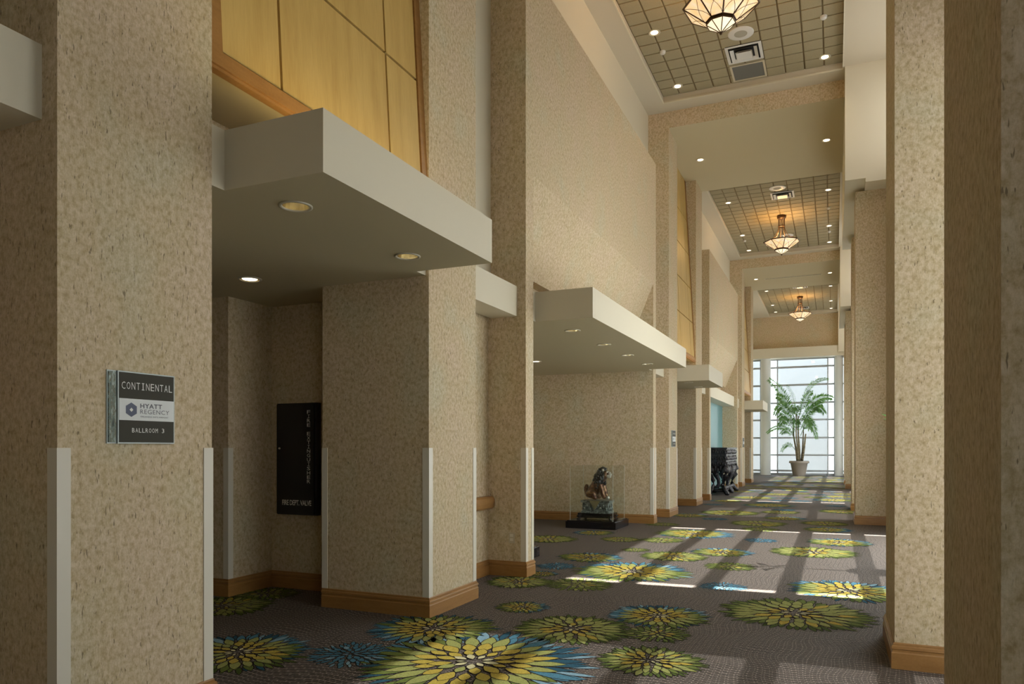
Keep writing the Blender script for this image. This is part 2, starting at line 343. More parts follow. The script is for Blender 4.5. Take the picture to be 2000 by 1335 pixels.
def flower(cx, cy, rad, kind, rng):
    cols = ['outline']; mb = MB(); lean = rng.uniform(0, 6.28); rings = KINDS[kind]; m_ = 0.0055 + 0.004 * rad
    for ri, (cn, cnt, r0, r1) in enumerate(rings):
        z = 0.0012 + (len(rings) - ri) * 0.0007; ph = rng.random() * 6.28
        cnt = max(6, int(cnt * (0.70 + 0.30 * min(1, rad / 0.6))))
        for k in range(cnt):
            a = ph + 2 * math.pi * (k + rng.uniform(-.16, .16)) / cnt
            c2_ = cn
            if kind == 'B' and ri >= 4:
                side = math.cos(a - lean) + rng.uniform(-.35, .35)
                c2_ = rng.choice(['sky', 'blue', 'blue', 'petrol']) if side > (.35 if ri == 4 else -.35) else ('olive' if ri == 4 else rng.choice(['moss', 'olive', 'petrol']))
            elif rng.random() < 0.16 and ri < 5: c2_ = {'yellow': 'lime', 'lime': 'yellow', 'olive': 'lime', 'cream': 'cream', 'moss': 'olive', 'blue': 'sky'}.get(cn, cn)
            if c2_ not in cols: cols.append(c2_)
            ra = rad * (r0 + rng.uniform(-.015, .02)); rb = rad * (r1 + (rng.uniform(-.05, .03) if ri < 4 else rng.uniform(-.15, .07))); ln = rb - ra
            wd = min(math.pi * (ra + rb) / cnt * (0.46 if kind != 'S' else 0.42), ln * (0.30 if ri < 3 else 0.19)); wd = max(wd - m_ * .6, wd * .55)
            ca, sa = math.cos(a), math.sin(a); zz = z + (k % 2) * 0.0003
            for grow, dz, mi in ((m_, -0.00012, 0), (0, 0, cols.index(c2_))):
                pts = []
                for (t, q) in ((0, 0), (.2, .55), (.46, 1), (.70, .84), (.88, .42), (1, 0), (.88, -.42), (.70, -.84), (.46, -1), (.2, -.55)):
                    rr = ra - grow + (ln + 2 * grow) * t; ww = (wd + grow) * q; pts.append((cx + ca * rr - sa * ww, cy + sa * rr + ca * ww, zz + dz))
                if all(-6.9 < p[0] < 1.1 for p in pts): mb.add(pts, [tuple(range(10))], mi)
    return mb.build('flower_motif', ['pile_' + c for c in cols], floor)
FL = [(-2.16, 4.28, 0.77, 'B'), (-2.84, 4.94, 0.5, 'B'), (-3.73, 3.82, 0.5, 'B'), (-3.0, 4.1, 0.3, 'S'), (-4.95, 4.89, 0.44, 'G'), (-4.99, 5.47, 0.32, 'D'), (-3.02, 7.02, 0.35, 'G'), (-2.39, 7.13, 0.37, 'D'), (-2.51, 5.92, 0.24, 'B'), (-1.86, 5.37, 0.46, 'G'), (-1.34, 6.07, 0.43, 'B'), (-1.22, 5.48, 0.26, 'D'), (-1.11, 4.77, 0.35, 'G'), (-0.31, 6.63, 0.62, 'G'), (0.12, 7.89, 0.57, 'B'), (-1.03, 7.61, 0.24, 'S'), (-2.09, 8.13, 0.67, 'B'), (-2.86, 8.96, 0.42, 'B'), (-3.02, 8.13, 0.25, 'S'), (-1.13, 8.93, 0.31, 'D'), (-1.9, 9.48, 0.43, 'G'), (-1.38, 10.11, 0.41, 'B'), (-0.26, 10.61, 0.56, 'G'), (-1.02, 11.63, 0.25, 'S'), (0.06, 11.85, 0.47, 'B'), (-2.5, 9.86, 0.2, 'D'), (-2.99, 10.9, 0.32, 'G'), (-2.38, 11.06, 0.34, 'D'), (-2.09, 12.1, 0.64, 'B'), (-4.02, 10.51, 0.46, 'G'), (-3.63, 11.57, 0.35, 'B'), (-1.3, 14.21, 0.54, 'G'), (-0.17, 14.7, 0.44, 'G'), (-2.07, 16.31, 0.64, 'G'), (-2.77, 15.35, 0.42, 'B'), (-2.97, 7.58, 0.18, 'B'), (-1.07, 16.89, 0.42, 'G')]
rng = random.Random(3)
tries = 0
while tries < 1500 and len(FL) < 120:
    tries += 1
    x = rng.uniform(-2.9, 0.5); y = rng.uniform(0.2, 39.5); k = rng.choice('BGBDSS'); r_ = {'B': rng.uniform(.4, .68), 'G': rng.uniform(.35, .6), 'D': .33, 'S': .27}[k]
    if 3.3 < y < 13.0: continue
    if all((x - a) ** 2 + (y - b) ** 2 > ((r_ + c) * 0.92) ** 2 for a, b, c, _ in FL): FL.append((x, y, r_, k))
for f in FL: flower(*f, rng)

# ------------------------------------------------------------------ left side structure
SIDE = struct
def left_bay(k):
    o = k * P
    w_ = lambda *a: B(*a)
    # vestibule behind the narrow opening
    if k < 2 or True:
        struct(w_(-5.22, -4.14, B0 + .56 + o, B1 + o, 0, HB), 'wall_left', 'wallpaper')
        struct(w_(-7.1, -5.22, B0 - .02 + o, B1 + o, 0, HB), 'wall_left', 'wallpaper')
        struct(w_(-7.1, -4.14, A0 + o, A0 + .32 + o, 0, HB), 'wall_left', 'wallpaper')
        struct(w_(-7.1, -7.0, A0 + .32 + o, B0 - .02 + o, 0, HB), 'wall_left', 'wallpaper')
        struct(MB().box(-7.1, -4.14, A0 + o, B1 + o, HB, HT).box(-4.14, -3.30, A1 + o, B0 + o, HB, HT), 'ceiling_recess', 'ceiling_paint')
        bb = sweep([(-7.0, B0 - .02 + o), (-5.22, B0 - .02 + o), (-5.22, B0 + .56 + o), (-4.14, B0 + .56 + o)], BASEP)
        bb.build('baseboard_left', 'wood_trim', kind='structure')
        g = guard(-5.22, B0 - .02 + o, -1, 1, None); g.name = 'trim_guard'; g['kind'] = 'structure'
    # upper wall above the opening, behind the wood panel
    struct(w_(-3.75, -3.61, A1 + o, B0 + o, HT, ZL), 'wall_left', 'wallpaper')
    # recess between narrow and wide openings (both ends of a wide bay)
def recess(y0, y1):
    struct(B(-3.65, -3.51, y0, y1, 0, 3.0), 'wall_left', 'wallpaper')
    struct(B(-3.75, -3.48, y0, y1, 3.0, ZB), 'wall_left', 'paint')
    struct(B(-3.48, -3.16, y0, y1, 2.83, 3.155), 'trim_fascia', 'paint')
    sweep([(-3.51, y0), (-3.51, y1)], BASEP).build('baseboard_left', 'wood_trim', kind='structure')
def column(x0, x1, y0, y1, z1, label, faces, group, guards=True):
    t = thing('column', label, 'column', group)
    B(x0, x1, y0, y1, 0, z1).build('shaft', 'wallpaper', t)
    sweep(faces, BASEP).build('baseboard', 'wood_trim', t)
    return t
ordn = ['nearest', 'second', 'third', 'fourth', 'fifth', 'sixth', 'seventh', 'eighth']
LABC = {0: 'wallpapered left column carrying the room sign, nearest to the camera',
        1: 'wallpapered left column right of the black fire cabinet',
        2: 'wallpapered left column beyond the lion recess, with the small second room sign',
        3: 'wallpapered left column just beyond the second slim wall end, left of the carved altar table',
        4: 'narrow-looking left column beyond the carved black altar table, carrying the farthest sign',
        5: 'farthest left column, its canopy stub standing out before the end window'}
LC = {}
for k in range(3):
    for j, (ya, yb) in enumerate(((A0, A1), (B0, B1))):
        ya += k * P; yb += k * P
        if j == 0: path = [(-4.14, ya), (X0, ya), (X0, yb), (-4.14, yb)]
        else: path = [(-4.14, ya), (X0, ya), (X0, yb), (-3.51, yb)]
        if j == 0: path = [(-3.51, ya), (X0, ya), (X0, yb), (-4.14, yb)]
        t = column(-4.14, X0, ya, yb, ZL, LABC[2 * k + j], path, None); LC[2 * k + j] = t
        guard(X0, ya, -1, 1, t); guard(X0, yb, -1, -1, t)
        if j == 1: guard(-4.14, ya, 1, 1, t) if False else None
        if j == 1: MB().box(-4.145, -4.085, ya - .005, ya, 0.165, 1.4).build('corner_guard', 'guard', t)
    left_bay(k)
struct(B(-3.6, X0, YBACK, 0.7, 0, ZB), 'wall_left', 'wallpaper')
recess(W1 - P, A0); struct(B(-3.6, X0, W0 - P, W1 - P, 0, 6.7), 'wall_left', 'wallpaper')
WL = {('C', 0): 'slim wallpapered wall end with an outlet low on its face, left of the lion case', ('W', 0): 'slim wallpapered wall end behind the lion case',
      ('C', 1): 'slim wallpapered wall end directly left of the carved altar table', ('W', 1): 'slim wallpapered wall end beyond the carved altar table'}
for k in range(2):
    o = k * P
    recess(B1 + o, C0 + o); recess(W1 + o, A0 + P + o)
    back = -6.2 if k == 0 else -3.55
    for nm, (ya, yb) in (('C', (C0, C1)), ('W', (W0, W1))):
        ya += o; yb += o
        t = thing('wing_wall', WL[(nm, k)], 'wall')
        MB().box(-3.61, X0, ya, yb, 0, 6.7).box(min(back, -3.65) - .1, -3.61, ya, yb, 0, HB).build('shaft', 'wallpaper', t)
        if nm == 'C': sweep([(-3.51, ya), (X0, ya), (X0, yb), (back, yb)], BASEP).build('baseboard', 'wood_trim', t)
        else: sweep([(back, ya), (X0, ya), (X0, yb), (-3.51, yb)], BASEP).build('baseboard', 'wood_trim', t)
        guard(X0, ya, -1, 1, t); guard(X0, yb, -1, -1, t)
    struct(B(back - .1, back, C1 + o, W0 + o, 0, HB), 'wall_left', 'wallpaper' if k == 0 else 'teal')
    if k == 0: struct(B(back, -3.30, C1 + o, W0 + o, HB, HT), 'ceiling_recess', 'ceiling_paint')
    struct(B(-3.75, -3.61, C1 + o, W0 + o, HT, 6.7), 'wall_left', 'wallpaper')
    struct(B(-3.75, -3.48, C0 + o, W1 + o, 6.7, ZB), 'wall_left', 'paint')
    pnl = MB().prism([(X0, 6.7), (X0, 4.42), (-3.45, 3.48), (-3.608, 3.48), (-3.608, 6.7)], C1 + o, W0 + o).build('hanging_wall_panel', 'wallpaper')
    tag(pnl, ['huge wallpapered upper wall panel folding inward above the canopy over the lion', 'farther wallpapered upper wall panel folding inward above the teal niche'][k], 'wall panel')

# sloping maple panels above the narrow openings
def wood_panel(k):
    o = k * P; t = thing('wood_wall_panel', ['nearest sloping maple wall panel in an oak frame above the near canopy', 'second sloping maple wall panel, between the first and second big wallpapered panels', 'farthest sloping maple wall panel near the end window'][k], 'wall panel')
    zb, zt = 3.48, ZL; xb, xt = -3.075, -3.315
    def xz(z, d=0): return xb + (xt - xb) * (z - zb) / (zt - zb) + d
    y0, y1 = A1 + o, B0 + o
    MB().prism([(xz(zb, -.03), zb), (xz(zt, -.03), zt), (-3.608, zt), (-3.608, zb)], y0, y1).build('backing', ['seam'], t)
    fw = 0.085
    def slab(name, ya, yb, za, zc, d0, d1, m_, bev=0):
        return MB().prism([(xz(za, d0), za), (xz(za, d1), za), (xz(zc, d1), zc), (xz(zc, d0), zc)], ya, yb).build(name, m_, t)
    slab('frame_rail', y0, y1, zb, zb + fw, -.03, .012, 'wood_trim')
    slab('frame_rail', y0, y0 + fw, zb + fw, zt, -.03, .012, 'wood_trim'); slab('frame_rail', y1 - fw, y1, zb + fw, zt, -.03, .012, 'wood_trim')
    slab('frame_lip', y0 + .0, y1, zb - .022, zb - .002, -.05, .0, 'wood_trim')
    ys = [y0 + fw, 3.51 + o, 4.70 + o, y1 - fw]; zs = [zb + fw, 4.40, 5.22, 6.04, 6.86, zt]
    for i in range(3):
        for j in range(5):
            g = 0.011
            slab('maple_panel', ys[i] + g, ys[i + 1] - g, zs[j] + g, zs[j + 1] - (g if j < 4 else 0), -.03, .002, 'wood_panel')
    struct(B(-3.608, -3.13, y0, y1, zb - .003, zb - .001), 'trim_soffit', 'ceiling_paint')
for k in range(3): wood_panel(k)

# ------------------------------------------------------------------ downlights
def downlight_meshes():
    ring = MB().lathe([(.098, 0), (.098, -.006), (.090, -.009), (.080, -.006), (.078, 0)], 24)
    cone = MB(); n = 16
    cone.lathe([(.078, 0), (.074, .04), (.060, .085), (.044, .105)], n)
    bulb = MB().lathe([(.043, .100), (.040, .088), (.024, .078), (.0005, .074)], 12)
    ringf = MB().lathe([(.098, 0), (.098, -.006), (.090, -.010), (.078, -.010), (.076, -.004), (.0, -.004)][:5], 24)
    conef = MB().lathe([(.076, -.003), (.060, -.0025), (.05, -.002)], n)
    bulbf = MB().lathe([(.062, -.0045), (.045, -.006), (.0005, -.0075)], 16)
    return ring, cone, bulb, ringf, conef, bulbf
_rg, _cn, _bl, _rf, _cf, _bf = downlight_meshes()
DLP = {}
def downlight(x, y, z, label, group, recessed=True, power=1.0, lit=True):
    key = recessed
    t = thing('downlight', label, 'ceiling light', group); t.location = (x, y, z)
    if key not in DLP:
        src = [(_rg, 'trim_ring', 'trim_ring'), (_cn, 'reflector', 'reflector'), (_bl, 'bulb', 'lamp')] if recessed else [(_rf, 'trim_ring', 'trim_ring'), (_cf, 'reflector', 'reflector'), (_bf, 'bulb', 'lamp')]
        DLP[key] = []
        for mb, n_, m_ in src:
            p_ = mb.build(n_, m_, t, smooth=(n_ != 'reflector')); DLP[key].append(p_)
    else:
        for p_ in DLP[key]:
            c = p_.copy(); C.objects.link(c); c.parent = t
    if lit:
        ld = bpy.data.lights.new('downlight_beam', 'SPOT'); ld.energy = DOWNLIGHT * power; ld.spot_size = R(82); ld.spot_blend = 0.85; ld.color = (1.0, 0.79, 0.42); ld.shadow_soft_size = 0.05
        lo = bpy.data.objects.new('downlight_beam', ld); C.objects.link(lo); lo.parent = t; lo.location = (0, 0, -0.02)
    return t
def drill(o, spots, z, depth=0.13):
    mb = MB()
    for x, y in spots:
        n = 20
        vs = [(x + .0795 * math.cos(6.28319 * i / n), y + .0795 * math.sin(6.28319 * i / n), z + dz) for dz in (-.05, depth) for i in range(n)]
        mb.add(vs, [tuple(range(n)), tuple(range(2 * n - 1, n - 1, -1))] + [(i, i + n, (i + 1) % n + n, (i + 1) % n) for i in range(n)])
    cut = mb.build('cutter', 'paint'); md = o.modifiers.new('b', 'BOOLEAN'); md.operation = 'DIFFERENCE'; md.object = cut; md.solver = 'EXACT'
    dg = bpy.context.evaluated_depsgraph_get(); me = bpy.data.meshes.new_from_object(o.evaluated_get(dg)); o.modifiers.clear(); o.data = me; bpy.data.objects.remove(cut)

# ------------------------------------------------------------------ canopies
HY = (3.063, 5.098)
canopy_lab = {0: 'cream box canopy with three downlights above the fire cabinet opening, nearest', 1: 'long cream box canopy over the glass lion case',
              2: 'cream box canopy before the carved altar table, in front of the second sign', 3: 'small-looking cream box canopy beside the end window'}
def canopy(y0, y1, f0, f1, lab, spots):
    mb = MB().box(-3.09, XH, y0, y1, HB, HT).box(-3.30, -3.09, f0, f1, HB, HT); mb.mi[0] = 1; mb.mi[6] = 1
    o = mb.build('canopy', ['paint', 'ceiling_paint'])
    if spots: drill(o, spots, HB)
    tag(o, lab, 'canopy'); return o
for k in range(3):
    oy = k * P
    sp = [(-2.905, 3.43 + oy), (-2.905, 4.66 + oy)]
    canopy(HY[0] + oy, HY[1] + oy, A1 + oy, B0 + oy, canopy_lab[[0, 2, 3][k]], sp if k < 2 else None)
    for i, (x, y) in enumerate(sp):
        if k < 2: downlight(x, y, HB, '%s downlight in the %s canopy, towards the corridor' % (['near', 'far'][i], ['nearest', 'third'][k]), 'canopy downlights', True, 0.10)
for k in range(2):
    oy = k * P
    r_ = [o for o in bpy.data.objects if o.name.startswith('ceiling_recess')]
    for i, y in enumerate((3.5, 4.75)):
        d = downlight(-4.51, y + oy, HB, '%s downlight deep inside the %s doorway recess' % (['near', 'far'][i], ['first', 'second'][k]), 'recess downlights', False, 0.10) if (k == 0 and i == 1) else None
sp2 = [(-2.91, 8.42), (-2.91, 9.74), (-2.91, 11.0), (-2.91, 12.28)]
c2o = canopy(7.666, 13.16, C1, W0, canopy_lab[1], sp2)
for i, (x, y) in enumerate(sp2): downlight(x, y, HB, '%s of four downlights in the long canopy over the lion' % ['nearest', 'second', 'third', 'farthest'][i], 'canopy downlights', True, 0.16)
downlight(-4.5, 11.17, HB, 'downlight far back under the lion recess ceiling, beside the slim wall end', 'recess downlights', False, 0.4)
struct(B(-3.60, -3.16, C1 + P, W0 + P, HB, HT), 'trim_fascia', 'paint')
# cove lamps lying on the canopies
for k in range(3):
    lt = bpy.data.lights.new('cove_lamp', 'AREA'); lt.shape = 'RECTANGLE'; lt.size = 0.10; lt.size_y = 1.9; lt.energy = COVE; lt.color = (1.0, 0.77, 0.36)
    lo = bpy.data.objects.new('cove_lamp', lt); C.objects.link(lo); lo.location = (-2.86, (A1 + B0) / 2 + k * P, HT + .03); lo.rotation_euler = (R(180), R(22), 0)

# handrails on the recess walls
def rail(y0, y1, lab):
    pr = [(0, 0), (.055, .0), (.078, .02), (.085, .055), (.085, .085), (.078, .12), (.055, .14), (0, .14)]
    o = MB().prism([(-3.51 + a, .73 + b) for a, b in pr], y0, y1).build('handrail', 'wood_trim')
    o = tag(o, lab, 'handrail'); return o
rail(B1 + .01, C0 - .01, 'oak handrail on the recess wall left of the electrical outlet')
# outlet
t = thing('electrical_outlet', 'small ivory wall outlet low on the slim wall end left of the lion case', 'outlet')
B(-3.26, -3.19, C0 - .006, C0, .36, .475).build('cover_plate', 'plastic', t)
for z in (.385, .43): B(-3.243, -3.207, C0 - .010, C0 - .006, z, z + .03).build('socket', 'guard', t)

# ------------------------------------------------------------------ ceilings
tile_me = None
def tile_ceiling(k, y0, y1, mode):
    global tile_me
    o = k * P; nx, ny = 10, 24; xa, xb = -3.09, 0.15; dx = (xb - xa) / nx; dy = (y1 - y0) / ny
    c = struct(B(xa - .05, xb + .05, y0 - .05, y1 + .05, ZT + .02, ZT + .06), 'ceiling', 'tile_back')
    me = None; mb = MB(); skipv = []
    for i in range(nx):
        for j in range(ny):
            cx, cy = xa + dx * (i + .5), y0 + dy * (j + .5); g = .012
            if mode == 'parts':
                if me is None:
                    t = MB().add([(-dx/2+g, -dy/2+g, .02), (dx/2-g, -dy/2+g, .02), (dx/2-g, dy/2-g, .02), (-dx/2+g, dy/2-g, .02),
                                  (-dx/2+g, -dy/2+g, .004), (dx/2-g, -dy/2+g, .004), (dx/2-g, dy/2-g, .004), (-dx/2+g, dy/2-g, .004),
                                  (-dx/2+g+.01, -dy/2+g+.01, 0), (dx/2-g-.01, -dy/2+g+.01, 0), (dx/2-g-.01, dy/2-g-.01, 0), (-dx/2+g+.01, dy/2-g-.01, 0)],
                                 [(0, 1, 5, 4), (1, 2, 6, 5), (2, 3, 7, 6), (3, 0, 4, 7), (4, 5, 9, 8), (5, 6, 10, 9), (6, 7, 11, 10), (7, 4, 8, 11), (8, 9, 10, 11)]).build('ceiling_tile', 'tile', c)
                    me = t.data
                else:
                    t = bpy.data.objects.new('ceiling_tile', me); C.objects.link(t); t.parent = c
                t.location = (cx, cy, ZT)
            else: mb.box(cx - dx/2 + g, cx + dx/2 - g, cy - dy/2 + g, cy + dy/2 - g, ZT, ZT + .02)
    if mode != 'parts':
        s_ = mb.build('ceiling_tiles', 'tile', c); s_['kind'] = 'stuff'
    # painted border ring with a thin drop edge
    ya, yb = B1 + o, A0 + P + o
    if k == 2: yb = YEND
    bo = MB().box(-3.75 if k < 2 else -4.4, xa, ya, yb, ZB, ZT + .1).box(xb, 1.3, ya, yb, ZB, ZT + .1).box(xa, xb, ya, y0, ZB, ZT + .1).box(xa, xb, y1, yb, ZB, ZT + .1)
    struct(bo, 'ceiling_border', 'border_paint')
    e = .018
    struct(MB().box(xa, xa + e, y0, y1, ZB - .008, ZB + .02).box(xb - e, xb, y0, y1, ZB - .008, ZB + .02).box(xa + e, xb - e, y0, y0 + e, ZB - .008, ZB + .02).box(xa + e, xb - e, y1 - e, y1, ZB - .008, ZB + .02), 'trim_ceiling', 'paint')
    return c
for k in (-1, 0, 1, 2):
    if k == -1:
        struct(B(-3.75, 1.3, YBACK, A0, ZB, ZT + .1), 'ceiling_border', 'ceiling_paint'); continue
    tile_ceiling(k, 6.49 + k * P, 14.39 + k * P, 'parts' if k < 2 else 'stuff')
for k in range(3):
    o = k * P
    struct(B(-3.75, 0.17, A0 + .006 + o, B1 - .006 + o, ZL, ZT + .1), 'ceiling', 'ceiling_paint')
    struct(B(-3.48, 0.17, A0 + o, A0 + .006 + o, ZL, ZB), 'trim_beam', 'wallpaper')
    struct(B(-3.48, 0.17, B1 - .006 + o, B1 + o, ZL, ZB), 'trim_beam', 'wallpaper')
    # bulkhead over the narrow window bays on the right
    struct(MB().box(.17, 1.3, A0 - .486 + o, B1 + .486 + o, 6.15, ZB).box(.5, 1.3, A0 - .486 + o, B1 + .486 + o, 6.08, 6.15), 'wall_right', 'paint')
struct(MB().box(.17, 1.3, A0 - .486 + 3 * P, 40.2, 6.15, ZB), 'wall_right', 'paint')

def cl_label(i, side, k): return '%s ceiling downlight on the %s side of the %s tiled ceiling' % (i, side, ['first', 'second', 'third'][k])
for k in range(3):
    o = k * P
    for i, y in enumerate((6.9, 8.62, 12.08, 14.05)):
        for s_, x in (('left', -2.74), ('right', -.155)):
            if k == 0 and i < 2: continue
            ii = ['nearest', 'second', 'third', 'farthest'][i] if k else ['nearer', 'farther'][i - 2]
            downlight(x, y + o, ZT - .001, cl_label(ii, s_, k), 'tiled ceiling downlights', False, 0.7 if k == 2 else 1.2)
    if k in (1, 2):
        for s_, x in (('left', -2.75), ('right', -.155)):
            downlight(x, 4.0 + o, ZL - .001, '%s round downlight in the %s lower painted ceiling' % (s_, ['first', 'second'][k - 1]), 'lower ceiling downlights', False, 1.4)
    else: downlight(-1.43, 4.0, ZL - .001, 'downlight in the painted ceiling overhead, above the frame', 'overhead downlights', False, 2.0)
# ceiling fittings
def speaker(x, y, lab):
    t = thing('ceiling_speaker', lab, 'speaker', 'round ceiling speakers'); t.location = (x, y, ZT)
    MB().lathe([(.21, 0), (.21, -.008), (.195, -.014), (.105, -.014)], 32).build('bezel', 'white_metal', t, True)
    MB().lathe([(.105, -.012), (.06, -.016), (.0005, -.018)], 24).build('grille', mat('speaker_grille', (.36, .34, .28), .7), t, True)
def vent(x, y, lab, panes=True):
    t = thing('air_vent', lab, 'air vent', 'square air vents'); t.location = (x, y, ZT)
    def ring(h0, h1, z0, z1):
        mb = MB()
        v = [(-h0, -h0, z0), (h0, -h0, z0), (h0, h0, z0), (-h0, h0, z0), (-h1, -h1, z1), (h1, -h1, z1), (h1, h1, z1), (-h1, h1, z1)]
        return mb.add(v, [(0, 1, 5, 4), (1, 2, 6, 5), (2, 3, 7, 6), (3, 0, 4, 7)])
    MB().box(-.29, .29, -.29, .29, -.004, -.001).build('throat', 'void', t)
    ring(.30, .25, -.016, -.020).build('frame', 'white_metal', t)
    ring(.225, .165, -.045, -.012).build('louver', 'white_metal', t)
    ring(.14, .10, -.055, -.02).build('louver', 'white_metal', t)
    B(-.125, .125, -.125, .125, -.062, -.057).build('center_plate', 'white_metal', t)
def grille(x, y, lab):
    t = thing('return_grille', lab, 'air grille'); t.location = (x, y, ZT)
    MB().box(-.30, -.265, -.30, .30, -.018, -.001).box(.265, .30, -.30, .30, -.018, -.001).box(-.265, .265, -.30, -.265, -.018, -.001).box(-.265, .265, .265, .30, -.018, -.001).build('frame', 'plastic', t)
    B(-.265, .265, -.265, .265, -.008, -.002).build('perforated_plate', 'grille_dark', t)
def detector(x, y, lab):
    t = MB().lathe([(.0005, -.045), (.035, -.045), (.05, -.03), (.055, 0)], 16).build('smoke_detector', 'white_metal', None, True); t.location = (x, y, ZT)
    tag(t, lab, 'detector', 'small ceiling detectors')
for k in range(3):
    o = k * P; q = ['first', 'second', 'third'][k]
    speaker(-1.43, 12.68 + o, 'round ceiling speaker on the %s tiled ceiling, beside the far vent' % q) if k < 2 else None
    vent(-1.44, 13.32 + o, 'square white air vent at the far end of the %s tiled ceiling' % q)
    if k == 0: grille(-1.44, 14.0 + o, 'dark perforated return grille beyond the vent on the first tiled ceiling')
    for s_, x in (('left', -2.74), ('right', -.16)):
        if k < 2: detector(x, 12.72 + o - (0 if k == 0 else 0.0), 'tiny white detector between the %s downlights of the %s tiled ceiling' % (s_, q))
    if k == 1:
        speaker(-1.39, 7.93 + o, 'round ceiling speaker at the near end of the second tiled ceiling'); vent(-1.30, 8.55 + o, 'square white air vent at the near end of the second tiled ceiling')
        detector(-.16, 10.2 + o, 'tiny white detector between the nearer right downlights of the second tiled ceiling')
    if k == 2: vent(-1.35, 8.2 + o, 'square white air vent at the near end of the third tiled ceiling')
t = thing('slot_diffuser', 'long dark linear slot diffuser across the second lower ceiling', 'air vent')
B(-2.45, -.42, 29.43, 29.50, ZL - .012, ZL - .001).build('frame', 'paint', t); B(-2.42, -.45, 29.45, 29.48, ZL - .014, ZL - .011).build('slot', 'void', t)

# ------------------------------------------------------------------ chandeliers
def chandelier(x, y):
    t = thing('pendant_chandelier', '', 'chandelier', 'art glass pendant chandeliers'); t.location = (x, y, 7.14)
    n = 8; ph = R(22.5 - 8)
    def P3(r, z, k): a = 2 * math.pi * k / n + ph; return Vector((r * math.cos(a), r * math.sin(a), z))
    rim, ring_, tip = (.51, .38), (.205, .165), (.012, .0)
    for k in range(n):
        a, b = P3(*rim, k), P3(*rim, k + 1); c, d = P3(*ring_, k), P3(*ring_, k + 1)
        nrm = ((b - a).cross(c - a)).normalized() * .003
        MB().add([a, b, d, c, a - nrm, b - nrm, d - nrm, c - nrm], [(0, 1, 2, 3), (7, 6, 5, 4), (0, 4, 5, 1), (1, 5, 6, 2), (2, 6, 7, 3), (3, 7, 4, 0)]).build('glass_panel', 'amber', t)
        e, f = P3(.195, .128, k), P3(.195, .128, k + 1); g = P3(tip[0], tip[1] + .01, k); h = P3(tip[0], tip[1] + .01, k + 1)
        MB().add([e, f, h, g, e + Vector((0, 0, .004)), f + Vector((0, 0, .004)), h + Vector((0, 0, .004)), g + Vector((0, 0, .004))], [(0, 1, 2, 3), (7, 6, 5, 4), (0, 4, 5, 1), (1, 5, 6, 2), (2, 6, 7, 3), (3, 7, 4, 0)]).build('lower_glass_panel', 'amber_low', t)
    fr = MB()
    for k in range(n):
        fr.tube([P3(*rim, k), P3(*rim, k + 1)], .015, 6); fr.tube([P3(*rim, k), P3(*ring_, k)], .0115, 6)
        fr.tube([P3(*ring_, k), P3(*ring_, k + 1)], .010, 6); fr.tube([P3(.197, .130, k), P3(.197, .130, k + 1)], .009, 6); fr.tube([P3(.197, .128, k), P3(.01, .008, k)], .007, 6)
        # curved leading lines on each pane
        a, b, c, d = P3(*rim, k), P3(*rim, k + 1), P3(*ring_, k), P3(*ring_, k + 1)
        off = (a + b + c + d) / 4; off = Vector((off.x, off.y, -.25)).normalized() * .006
        for sgn in (0, 1):
            s0, s1 = (c, b) if sgn else (d, a); mid = (a + b) / 2 * .35 + (c + d) / 2 * .65 if False else ((a if sgn else b) * .45 + (c + d) / 2 * .55)
            pts = [(s0 * (1 - u) ** 2 + mid * 2 * u * (1 - u) + s1 * u * u) * 1 + off for u in (0, .2, .4, .6, .8, 1)]
            fr.tube(pts, .0035, 4)
    fr.build('bronze_frame', 'bronze', t)
    MB().lathe([(.198, .165), (.198, .130)], 8, ph=ph).build('band', 'bronze', t)
    MB().ball((0, 0, -.006), .020, 10).build('finial', 'bronze', t, True)
    rods = MB()
    for k in range(n):
        a = 2 * math.pi * k / n + ph; ca, sa = math.cos(a), math.sin(a)
        prof = [(.085, 1.13), (.085, .84), (.10, .74), (.15, .62), (.24, .50), (.40, .43), (.505, .385)]
        if k % 2 == 0 or True: rods.tube([(r * ca, r * sa, z) for r, z in prof], .0075, 5)
    rods.lathe([(.09, .85), (.105, .845), (.105, .825), (.09, .82)], 16)
    rods.build('support_rods', 'bronze', t)
    MB().lathe([(.0005, 1.05), (.10, 1.06), (.13, 1.09), (.13, 1.155), (.0005, 1.158)], 20).build('canopy_plate', 'bronze', t, True)
    for k in range(4):
        a = k * 1.5708; MB().ball((.12 * math.cos(a), .12 * math.sin(a), .30), .035, 8).build('bulb', 'lamp', t, True)
    return t
c0 = chandelier(-1.44, 10.44)
c0['label'] = 'large octagonal amber glass chandelier cut by the top edge of the picture'
def chand_light(x, y):
    for (z, e, r_) in ((7.14 + .55, CHAND, .12),):
        ld = bpy.data.lights.new('chandelier_glow', 'POINT'); ld.energy = e; ld.color = (1.0, .60, .25); ld.shadow_soft_size = r_
        lo = bpy.data.objects.new('chandelier_glow', ld); C.objects.link(lo); lo.location = (x, y, z)
for k in range(3):
    if k:
        c = copy_tree(c0, (0, P * k, 0)); c['label'] = ['', 'middle octagonal amber glass chandelier on long rods', 'farthest and smallest-looking octagonal amber chandelier'][k]
    chand_light(-1.44, 10.44 + k * P)

